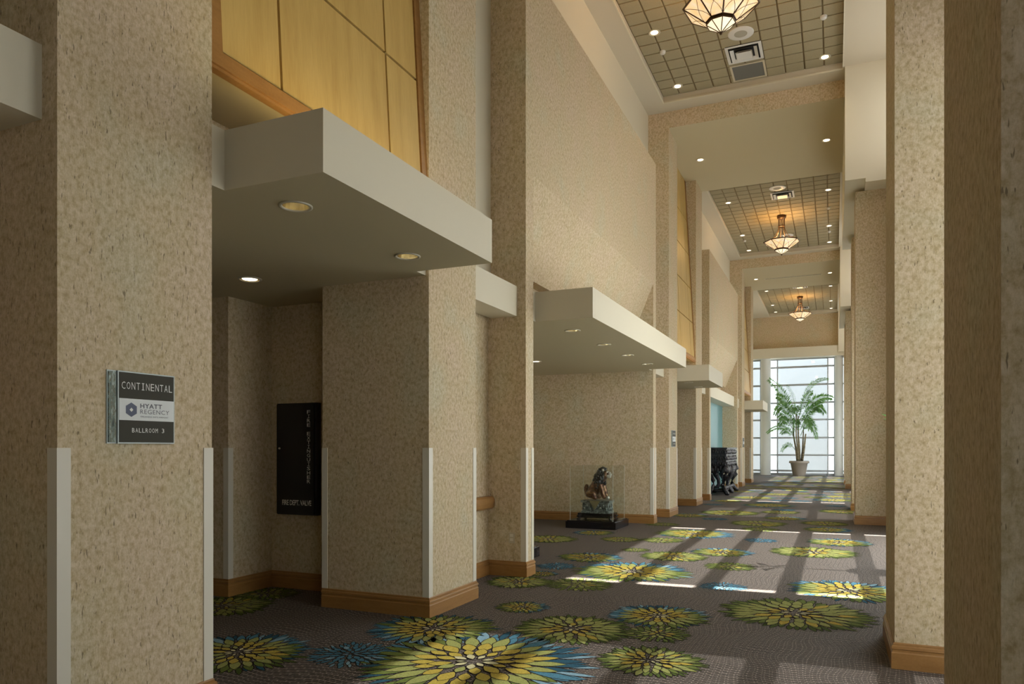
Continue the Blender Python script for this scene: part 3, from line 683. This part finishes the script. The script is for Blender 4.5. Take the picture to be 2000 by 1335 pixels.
# ------------------------------------------------------------------ right side
RY = []
rl = {0: 'foreground right column at the picture edge, only a brown side and pale face showing', 1: 'second right column, with a tall oak baseboard beside the shaded carpet',
      2: 'wallpapered right column with a green leaf at its edge', 3: 'sliver of right column hidden behind the leaf column', 4: 'narrow right column just left of the leaf column, seen far away', 5: 'farthest right column by the end window'}
for k in range(3):
    for j, (ya, yb) in enumerate(((A0, A1), (B0, B1))):
        ya += k * P - (0.10 if k == j == 0 else 0); yb += k * P
        t = column(XR, 1.15, ya, yb, 6.08, rl[2 * k + j], [(1.15, yb), (XR, yb), (XR, ya), (1.15, ya)], None)
for k in (-1,):
    struct(B(XR, 1.15, B0 + k * P, B1 + k * P, 0, ZB), 'wall_right', 'wallpaper')
XW = 1.15
opens = []
for k in (-1, 0, 1, 2):
    if k >= 0: opens.append((3.02 + k * P, 5.16 + k * P))
    opens.append((7.55 + k * P if k >= 0 else -1.0, 13.15 + k * P))
opens = [(max(a, YBACK + .1), min(b, 39.4)) for a, b in opens]; opens.sort()
ycur = YBACK
mb = MB()
for a, b in opens:
    mb.box(XW, XW + .2, ycur, a, 0, SUNW); ycur = b
mb.box(XW, XW + .2, ycur, 41.0, 0, SUNW)
mb.box(XW, XW + .2, YBACK, 41.0, SUNW, 6.3)
mb.box(XW, XW + .2, YBACK, 41.0, 8.08, ZT + .1)
wide = [(a, b) for a, b in opens if b - a > 3 and b < 39]
ycur = YBACK
for a, b in wide: mb.box(XW, XW + .2, ycur, b - 1.6, 6.3, 8.08); ycur = b + 1.1
mb.box(XW, XW + .2, ycur, 41.0, 6.3, 8.08)
struct(mb, 'wall_right', 'wallpaper')
for i, (a, b) in enumerate(opens):
    wname = 'window_%d' % (i + 1)
    fr = MB().box(XW, XW + .16, a, b, 0, .14).box(XW, XW + .16, a, b, SUNW - .03, SUNW).build(wname, 'mullion', kind='structure')
    z = SUNW - .82
    while z > .3:
        B(XW + .01, XW + .16, a, b, z - .03, z + .03).build('mullion', 'mullion', fr); z -= .82
    B(XW + .165, XW + .17, a, b, .14, SUNW - .03).build('pane', 'glass', fr)
    gp_ = .13 if b - a > 3 else 0.0
    sheet('x', XW + .005, a + gp_, b - gp_, .02, SUNW - .01).build('roller_shade', 'shade' if b - a > 3 else 'narrow_shade', fr)
    if (a, b) in wide: sheet('x', XW + .08, b - 1.6, b + 1.1, 6.3, 8.08).build('added_light_pane', 'fill_pane', fr)  # unseen upper opening, added to brighten the bulkhead face and upper zone
def portal(x, y, z, rot, sx_, sy_):
    ld = bpy.data.lights.new('sky_portal', 'AREA'); ld.shape = 'RECTANGLE'; ld.size = sx_; ld.size_y = sy_; ld.cycles.is_portal = True
    lo = bpy.data.objects.new('sky_portal', ld); C.objects.link(lo); lo.location = (x, y, z); lo.rotation_euler = rot
for a, b in opens:
    portal(XW + .21, (a + b) / 2, SUNW / 2, (0, R(90), 0), SUNW, b - a)
    if (a, b) in wide: portal(XW + .21, b - .25, 7.19, (0, R(90), 0), 1.8, 2.7)

# ------------------------------------------------------------------ far end
struct(B(-7.1, 1.3, YEND, YEND + .3, 6.5, ZT + .1), 'wall_end', 'wallpaper')
struct(B(-7.1, 1.3, YEND - .45, YEND + .3, 6.0, 6.5), 'trim_bulkhead', 'paint')
struct(B(-4.4, -4.3, B1 + 2 * P, YEND + .3, 0, ZT), 'wall_left', 'paint')
struct(B(-7.1, -4.3, B1 + 2 * P, B1 + 2 * P + .1, 0, ZT), 'wall_left', 'paint')
struct(B(-4.3, -3.65, B1 + 2 * P - .01, B1 + 2 * P + .1, HT, ZT), 'wall_left', 'paint')
struct(B(.42, 1.3, YEND - .2, YEND + .3, 0, 6.0), 'wall_end', 'paint')
t = thing('round_column', 'white round column left of the potted palm at the end window', 'column')
MB().lathe([(.25, 0), (.25, 6.0)], 32, c=(-3.27, YEND - .1, 0)).build('shaft', 'column_white', t, True)
t = thing('round_column', 'white round column right of the potted palm, at the end window', 'column')
MB().lathe([(.20, 0), (.20, 6.0)], 32, c=(.20, YEND - .1, 0)).build('shaft', 'column_white', t, True)
ew = MB().box(-4.3, .42, YEND + .22, YEND + .30, 0, .10).box(-4.3, .42, YEND + .22, YEND + .30, 5.94, 6.0).build('window_end', 'mullion', kind='structure')
for z in (.22, 1.03, 1.92, 2.84, 3.72, 4.64, 5.56): B(-4.3, .42, YEND + .16, YEND + .30, z - .045, z + .045).build('mullion', 'mullion', ew)
for x in (-3.55, -2.72, -.31, .0): B(x - .03, x + .03, YEND + .15, YEND + .30, 0, 6.0).build('mullion', 'mullion', ew)
for x0, x1 in ((-4.3, -3.55), (-3.55, -2.72), (-2.72, -.31), (-.31, .42)): B(x0, x1, YEND + .31, YEND + .315, 0, 6.0).build('pane', 'glass', ew)
for x0, x1 in ((-4.3, -3.55), (-2.70, -.33)): sheet('y', YEND + .36, x0, x1, .10, 5.95).build('roller_shade', 'end_shade', ew)
portal(-1.94, YEND + .42, 3.0, (R(-90), 0, 0), 4.7, 6.0)

# back of the corridor behind the camera
struct(B(-7.1, 1.35, YBACK - .1, YBACK, 0, ZT + .1), 'wall_back', 'wallpaper')

# ------------------------------------------------------------------ room signs
def room_sign(y0, lab):
    z0, z1 = 1.42, 1.76; x = X0
    t = thing('room_sign', lab, 'sign', 'room signs'); t.location = (x, y0, z0)
    B(0, .006, 0, .365, 0, .34).build('backing_plate', 'sign_edge', t)
    B(.006, .012, .006, .043, .006, .334).build('marbled_strip', 'marble', t)
    B(.006, .018, .047, .365, 0, .34).build('face_plate', 'sign_edge', t)
    B(.018, .0195, .053, .359, .212, .334).build('top_band', 'sign_dark', t)
    B(.018, .0195, .053, .359, .110, .212).build('middle_band', 'sign_white', t)
    B(.018, .0195, .053, .359, .006, .110).build('bottom_band', 'sign_dark', t)
    rt = (R(90), 0, R(90)); X = .0202
    mono('CONTINENTAL', 'lettering', (X, .062, .256), rt, .290, .034, 'lettering', t, bold=-.006)
    mono('BALLROOM 3', 'lettering', (X, .118, .053), rt, .186, .021, 'lettering', t)
    text('HYATT', 'lettering', (X, .165, .170), rt, .124, .022, 'grey_lettering', t, 1.1, bold=.022)
    text('REGENCY', 'lettering', (X, .165, .143), rt, .166, .021, 'grey_lettering', t, 1.1, bold=-.004)
    text('ORLANDO INT\'L AIRPORT', 'lettering', (X, .166, .126), rt, .160, .007, 'grey_lettering', t, 1.1)
    cy, cz = .117, .160; hx = [(cy + .034 * math.sin(R(60 * i)), cz + .034 * math.cos(R(60 * i))) for i in range(6)]
    MB().prism(hx, .0196, .0200, 'x').build('emblem', 'sign_blue', t)
    MB().prism([(cy - .010, cz), (cy, cz - .010), (cy + .010, cz), (cy, cz + .010)], .0200, .0204, 'x').build('emblem', 'lettering', t)
    return t
s0 = room_sign(2.32, 'dark and white Ballroom 3 room sign on the nearest left column')
s1 = copy_tree(s0, (0, P, 0)); s1['label'] = 'small grey-looking room sign on the left column beyond the lion'
s2 = copy_tree(s0, (0, 2 * P, 0)); s2['label'] = 'farthest room sign, a thin sliver on the left column beyond the altar table'

# ------------------------------------------------------------------ fire cabinet
t = thing('fire_cabinet', 'tall black fire extinguisher cabinet with white lettering in the dark recess', 'cabinet')
B(-5.09, -4.60, 5.735, 5.798, .74, 1.84).build('body', 'black', t)
B(-5.085, -4.625, 5.722, 5.734, .75, 1.83).build('door', 'black', t)
d = [o for o in t.children if o.name.startswith('door')][0]
k_ = MB().lathe([(.0005, .016), (.009, .014), (.011, .004), (.009, 0)], 12).build('knob', 'white_metal', d, True); k_.rotation_euler = (R(90), 0, 0); k_.location = (-5.045, 5.722, 1.395)
mono('FIRE EXTINGUISHER', 'lettering', (-4.708, 5.7205, 1.055), (R(90), 0, 0), .040, .72, 'lettering', t, True, .006)
text('FIRE DEPT. VALVE', 'lettering', (-5.015, 5.7205, .835), (R(90), 0, 0), .36, .052, 'lettering', t, 0.92, bold=.018)

# ------------------------------------------------------------------ lion display
def lion_case(x0, y0, lab_case, lab_lion):
    W_, D_ = .90, .86
    t = thing('display_case', lab_case, 'display case', 'lion display cases'); t.location = (x0, y0, 0)
    MB().box(0, W_, 0, D_, 0, .12).box(.02, W_ - .02, .02, D_ - .02, .12, .135).build('plinth', 'black_wood', t)
    g = .06; zt = 1.08; th = .006
    for nm, bx in (('pane', (g, W_ - g, g, g + th)), ('pane', (g, W_ - g, D_ - g - th, D_ - g)), ('pane', (g, g + th, g + th, D_ - g - th)), ('pane', (W_ - g - th, W_ - g, g + th, D_ - g - th))):
        B(*bx, .135, zt).build(nm, 'case_glass', t)
    B(g, W_ - g, g, D_ - g, zt, zt + th).build('top_pane', 'case_glass', t)
    e = MB()
    for ex in (g, W_ - g - .006):
        for ey in (g, D_ - g - .006): e.box(ex, ex + .006, ey, ey + .006, .136, zt + .004)
    e.build('acrylic_edges', 'acrylic_edge', t)
    # statue, facing +x
    s = thing('lion_statue', lab_lion, 'statue', 'guardian lion statues'); s.location = (x0 + .45, y0 + .43, .135)
    st = MB().box(-.30, .30, -.21, .21, .075, .115)
    st.box(-.27, .27, -.18, .18, .03, .075).build('stand', 'black_wood', s)
    lg = MB()
    for sx_ in (-1, 1):
        for sy_ in (-1, 1):
            lg.tube([(sx_ * .26, sy_ * .175, .08), (sx_ * .30, sy_ * .20, .05), (sx_ * .27, sy_ * .18, .02), (sx_ * .31, sy_ * .21, .0)], [.035, .03, .02, .025], 8)
    lg.build('stand_legs', 'black_wood', s, True)
    bl = MB().box(-.255, .255, -.165, .165, .115, .15).box(-.235, .235, -.145, .145, .15, .30).box(-.26, .26, -.17, .17, .30, .335)
    bl.build('carved_block', 'carved_stone', s)
    ca = MB()
    for i in range(9):
        for yy, in ((-.150,),):
            ca.ball((-.20 + i * .05, yy, .19 + .05 * (i % 2)), (.02, .012, .03), 8)
    for i in range(5): ca.ball((.238, -.11 + i * .055, .19 + .05 * (i % 2)), (.012, .02, .03), 8)
    ca.build('relief_scrolls', 'carved_stone', s, True)
    MB().prism([(-.10, .336), (.10, .336), (0, .17)], -.172, -.178, 'y').build('draped_cloth', 'brocade', s)
    # body by skin modifier
    pts = [(-.13, 0, .42, .085), (-.07, 0, .52, .088), (.02, 0, .62, .085), (.07, 0, .71, .070), (.11, 0, .78, .065),      # spine to neck 0-4
           (.155, 0, .80, .070), (.20, 0, .785, .048),                                                                        # head 5-6
           (.07, -.075, .62, .045), (.11, -.085, .50, .036), (.13, -.085, .41, .030), (.175, -.085, .375, .034),              # right front leg 7-10
           (.07, .075, .62, .045), (.11, .085, .50, .036), (.13, .085, .41, .030), (.175, .085, .375, .034),                  # left front leg 11-14
           (-.12, -.09, .44, .065), (-.02, -.115, .46, .055), (-.05, -.115, .385, .036), (.035, -.115, .365, .032),           # right hind 15-18
           (-.12, .09, .44, .065), (-.02, .115, .46, .055), (-.05, .115, .385, .036), (.035, .115, .365, .032),               # left hind 19-22
           (-.20, 0, .44, .030), (-.22, 0, .54, .034), (-.19, 0, .62, .022)]                                                  # tail 23-25
    ed = [(0, 1), (1, 2), (2, 3), (3, 4), (4, 5), (5, 6), (2, 7), (7, 8), (8, 9), (9, 10), (2, 11), (11, 12), (12, 13), (13, 14),
          (0, 15), (15, 16), (16, 17), (17, 18), (0, 19), (19, 20), (20, 21), (21, 22), (0, 23), (23, 24), (24, 25)]
    me = bpy.data.meshes.new('body'); me.from_pydata([p[:3] for p in pts], ed, []); o = bpy.data.objects.new('body', me); C.objects.link(o)
    md = o.modifiers.new('skin', 'SKIN'); md.use_smooth_shade = True
    for i, p in enumerate(pts):
        me.skin_vertices[0].data[i].radius = (p[3] * 1.35, p[3] * 1.35); me.skin_vertices[0].data[i].use_root = (i == 0)
    o.modifiers.new('sub', 'SUBSURF').levels = 1
    dg = bpy.context.evaluated_depsgraph_get(); me2 = bpy.data.meshes.new_from_object(o.evaluated_get(dg)); bpy.data.objects.remove(o)
    me2.materials.clear(); me2.materials.append(M['lion_copper']); ob = bpy.data.objects.new('body', me2); C.objects.link(ob); ob.parent = s
    mn = MB(); rg = random.Random(5)
    for i in range(190):
        a = rg.uniform(-2.6, 2.6); u = rg.uniform(0, 1)          # a = 0 looks backwards, away from the face
        cx = .10 - .10 * u; cz = .86 - .30 * u; rr = .085 + .035 * math.sin(u * 3)
        px = cx - rr * math.cos(a) * .9
        if px > .13: continue
        mn.ball((px, rr * 1.05 * math.sin(a), cz + rg.uniform(-.02, .02)), .026, 6)
    for i in range(40):
        a = rg.uniform(0, 6.28); q = rg.uniform(0, 1); mn.ball((.10 + .07 * q * math.cos(a), .08 * q * math.sin(a), .885 + .03 * (1 - q)), .022, 6)
    mn.build('mane_curls', 'lion_dark', s, True)
    fc = MB()
    fc.ball((.235, 0, .80), (.030, .040, .016), 8).ball((.215, 0, .745), (.038, .035, .014), 8).ball((.225, 0, .825), (.022, .03, .014), 8)
    for yy in (-.042, .042): fc.ball((.185, yy, .835), .017, 8).ball((.19, yy, .77), (.03, .01, .02), 8)
    for i in range(5): fc.ball((.245, -.028 + i * .014, .782), (.006, .006, .012), 6).ball((.24, -.028 + i * .014, .762), (.006, .006, .010), 6)
    fc.build('face', 'lion_silver', s, True)
    ea = MB()
    for yy in (-.07, .07): ea.ball((.12, yy, .87), (.022, .012, .026), 8)
    ea.build('ears', 'lion_silver', s, True)
    MB().ball((.215, -.085, .385), .035, 10).build('ball', 'lion_silver', s, True)
    MB().ball((.14, -.005, .64), (.03, .03, .035), 8).build('chest_bell', 'lion_dark', s, True)
    return t, s
lc = lion_case(-4.31, 12.10, 'clear acrylic display case on a black plinth, holding the visible lion', 'bronze guardian lion statue with dark mane, seated in the clear case')
b_ = copy_tree(lc[0], (-.09, -4.14, 0)); b_['label'] = 'nearer display case, only its black plinth corner showing behind the outlet wall end'
s_ = copy_tree(lc[1], (-.09, -4.14, 0)); s_['label'] = 'guardian lion statue in the nearer display case, hidden behind the outlet wall end'

# ------------------------------------------------------------------ carved altar table
t = thing('carved_altar_table', 'ornate black carved altar table on clawed legs before the teal niche', 'table')
ax0, ax1, ay0, ay1 = -3.42, -2.88, 22.15, 24.5
MB().box(ax0, ax1, ay0, ay1, 1.36, 1.41).box(ax0 + .03, ax1 - .03, ay0 + .03, ay1 - .03, .86, 1.36).build('cabinet_body', 'altar', t)
cv = MB(); rg = random.Random(9)
for i in range(26):
    yy = ay0 + .08 + i * (ay1 - ay0 - .16) / 25
    for z in (.92, 1.10, 1.28): cv.ball((ax1 - .02, yy, z + rg.uniform(-.02, .02)), (.03, .04, .055), 8)
for i in range(7):
    xx = ax0 + .06 + i * (ax1 - ax0 - .12) / 6
    for z in (.92, 1.10, 1.28): cv.ball((xx, ay0 + .02, z + rg.uniform(-.02, .02)), (.035, .03, .055), 8)
cv.build('relief_carving', 'altar', t, True)
ap = MB()
for i in range(24):
    yy = ay0 + .05 + i * (ay1 - ay0 - .1) / 23; ap.ball((ax1 - .04, yy, .80 - .08 * abs(math.sin(i * .8))), (.045, .055, .10), 8)
for i in range(7):
    xx = ax0 + .05 + i * (ax1 - ax0 - .1) / 6; ap.ball((xx, ay0 + .04, .80 - .06 * (i % 2)), (.05, .045, .10), 8)
ap.build('scrolled_apron', 'altar', t, True)
for xx, sx_ in ((ax0 + .08, -1), (ax1 - .08, 1)):
    for yy, sy_ in ((ay0 + .10, -1), ((ay0 + ay1) / 2, 0), (ay1 - .10, 1)):
        MB().tube([(xx, yy, .84), (xx + sx_ * .05, yy + sy_ * .05, .72), (xx + sx_ * .04, yy + sy_ * .04, .58), (xx - sx_ * .05, yy - sy_ * .04, .42), (xx - sx_ * .06, yy - sy_ * .05, .28),
                   (xx, yy, .15), (xx + sx_ * .07, yy + sy_ * .05, .06), (xx + sx_ * .12, yy + sy_ * .08, .035)], [.10, .11, .085, .06, .055, .065, .07, .035], 10).build('leg', 'altar', t, True)
br = MB().box(ax0 + .06, ax1 - .08, ay0 + .10, ay1 - .10, .10, .16)
for i in range(14): br.ball((ax1 - .1, ay0 + .2 + i * (ay1 - ay0 - .4) / 13, .20), (.04, .06, .07), 8)
br.build('lower_stretcher', 'altar', t, True)

# ------------------------------------------------------------------ palm
def frond(a, b, c, n, ln, droop, wd, parent, seed, name='frond'):
    rg = random.Random(seed); a, b, c = Vector(a), Vector(b), Vector(c); mb = MB(); pts = []
    for i in range(n + 1):
        u = i / n; pts.append(a * (1 - u) ** 2 + b * 2 * u * (1 - u) + c * u * u)
    mb.tube(pts[::max(1, n // 12)] + [pts[-1]], [.014 * (1 - .8 * i / 13) for i in range(len(pts[::max(1, n // 12)]) + 1)], 5)
    for i in range(int(n * .22), n):
        u = i / n; tdir = (pts[i + 1] - pts[i]).normalized(); side = tdir.cross(Vector((0, 0, 1)))
        if side.length < .1: side = Vector((0, 1, 0))
        side.normalize()
        l_ = ln * .85 * (1 - .55 * abs(u - .5) * 2) * rg.uniform(.8, 1.15)
        for sg in (-1, 1):
            perp = tdir.cross(Vector((0, 1, 0))).normalized(); d = (perp * sg * .75 + tdir * .60 + side * rg.uniform(-.7, .7) + Vector((0, 0, -droop * .35 + rg.uniform(-.15, .15)))).normalized()
            p0 = pts[i]; p1 = p0 + d * l_ * .45; p2 = p0 + d * l_ + Vector((0, 0, -.10 * l_ * droop)); wv_ = d.cross(Vector((rg.uniform(-.3, .3), 1, rg.uniform(-.3, .3)))).normalized() * wd * .62 * rg.uniform(.7, 1.1)
            mb.add([p0, p1 + wv_, p2, p1 - wv_], [(0, 1, 2, 3)], 0)
    return mb.build(name, 'leaf', parent)
t = thing('potted_palm', 'tall potted palm in a stone-grey pot before the bright end window', 'plant'); PY = 39.2
t.location = (0, 0, 0)
MB().lathe([(.0005, 0), (.29, 0), (.30, .04), (.40, .62), (.47, .64), (.47, .72), (.45, .75), (.42, .74), (.39, .68)], 36, c=(-1.62, PY, 0)).build('pot', 'pot', t, True)
MB().lathe([(.0005, .69), (.40, .68)], 24, c=(-1.62, PY, 0)).build('soil', 'soil', t)
for (x0, y0, x1, y1, z1, r_) in ((-1.70, .05, -1.90, .1, 2.9, .05), (-1.60, 0, -1.66, -.05, 3.0, .055), (-1.52, .06, -1.42, .15, 2.5, .045), (-1.66, -.1, -1.75, -.2, 3.1, .045), (-1.48, -.05, -1.30, -.1, 2.1, .05)):
    MB().tube([(x0, PY + y0, .68), (x0 * .6 + x1 * .4 + .02, PY + y0, 1.3), (x1 * .9 + x0 * .1, PY + y1, 2.0), (x1, PY + y1, z1)], [r_, r_ * .9, r_ * .7, r_ * .5], 8).build('stem', 'bark', t, True)
y = PY
for i, (a, b, c, n, ln, dr, wd) in enumerate([
    ((-1.80, y, 2.8), (-2.3, y, 4.3), (-3.05, y, 4.90) , 62, .42, .9, .030), ((-1.60, y, 3.0), (-1.3, y - .2, 5.0), (-.20, y - .2, 4.75) , 62, .24, .5, .024),
    ((-1.58, y, 2.8), (-.9, y - .1, 4.2), (-.10, y - .1, 3.85) , 66, .46, .8, .034), ((-1.50, y, 2.7), (-.9, y - .4, 3.9), (-.45, y - .5, 3.10) , 62, .44, 1.0, .032),
    ((-1.85, y, 2.6), (-2.4, y - .3, 4.1), (-2.75, y - .4, 3.05) , 62, .46, 1.0, .032), ((-1.90, y, 2.1), (-2.5, y, 2.8), (-3.15, y, 2.15) , 54, .30, .8, .026),
    ((-1.42, y, 2.3), (-1.0, y - .1, 3.0), (-.80, y - .2, 1.85) , 54, .38, 1.0, .028), ((-1.80, y, 1.3), (-2.2, y, 1.9), (-2.45, y, 1.20), 26, .26, .8, .024),
    ((-1.70, y, 3.0), (-1.9, y, 4.2), (-2.20, y, 4.55), 30, .22, .2, .014), ((-1.62, y, 2.9), (-1.35, y - .1, 4.1), (-1.00, y - .2, 4.15) , 54, .34, .7, .028),
    ((-1.72, y, 2.6), (-1.7, y - .6, 3.9), (-1.85, y - 1.2, 3.1) , 60, .44, .9, .030), ((-1.5, y, 2.4), (-1.2, y - .6, 3.4), (-1.1, y - 1.1, 2.3) , 60, .42, .9, .030),
    ((-1.85, y, 2.2), (-2.3, y - .5, 3.2), (-2.5, y - .9, 2.5) , 54, .40, .9, .030),
    ((-1.80, y, 2.7), (-2.2, y - .2, 4.0), (-2.65, y - .3, 4.0) , 62, .46, .8, .032), ((-1.80, y, 2.2), (-2.1, y - .3, 3.4), (-2.55, y - .5, 2.9) , 60, .40, .9, .030),
    ((-1.55, y, 2.3), (-1.1, y - .3, 3.6), (-.55, y - .4, 3.55) , 62, .42, .8, .032), ((-1.55, y, 2.0), (-1.2, y - .2, 3.0), (-.95, y - .3, 2.6) , 54, .36, .9, .028),
    ((-1.75, y, 1.9), (-1.8, y - .4, 3.0), (-1.6, y - .8, 2.6) , 54, .36, .9, .028), ((-1.82, y, 1.8), (-2.1, y - .3, 2.6), (-2.45, y - .4, 2.1), 36, .34, .9, .026)]):
    frond(a, b, c, n, ln, dr, wd, t, 20 + i)

# plant in the right window bay, its leaf tip shows beside the column
t = thing('potted_plant', 'green plant whose leaf tip peeks out beside the second right column', 'plant')
MB().lathe([(.0005, 0), (.18, 0), (.23, .45), (.26, .46), (.26, .52), (.21, .50)], 24, c=(.86, 9.2, 0)).build('pot', 'pot', t, True)
MB().tube([(.86, 9.2, .45), (.86, 9.2, 1.0), (.82, 9.15, 1.55)], [.03, .025, .015], 8).build('stem', 'bark', t, True)
lf = MB()
for i, (dx_, dy_, dz) in enumerate(((-.1, .35, .2), (.2, .1, .25), (.1, -.3, .2), (-.05, .2, .35), (.2, .3, 0), (-.352, -.05, .20), (-.33, -.12, .13))):
    p0 = Vector((.82, 9.15, 1.53 + .01 * i)); p2 = p0 + Vector((dx_, dy_, dz)); p1 = (p0 + p2) / 2 + Vector((0, 0, .05)); wv_ = Vector((dy_, -dx_, .1)).normalized() * .05
    lf.add([p0, p1 + wv_, p2, p1 - wv_], [(0, 1, 2, 3)])
lf.build('leaf', 'leaf', t)
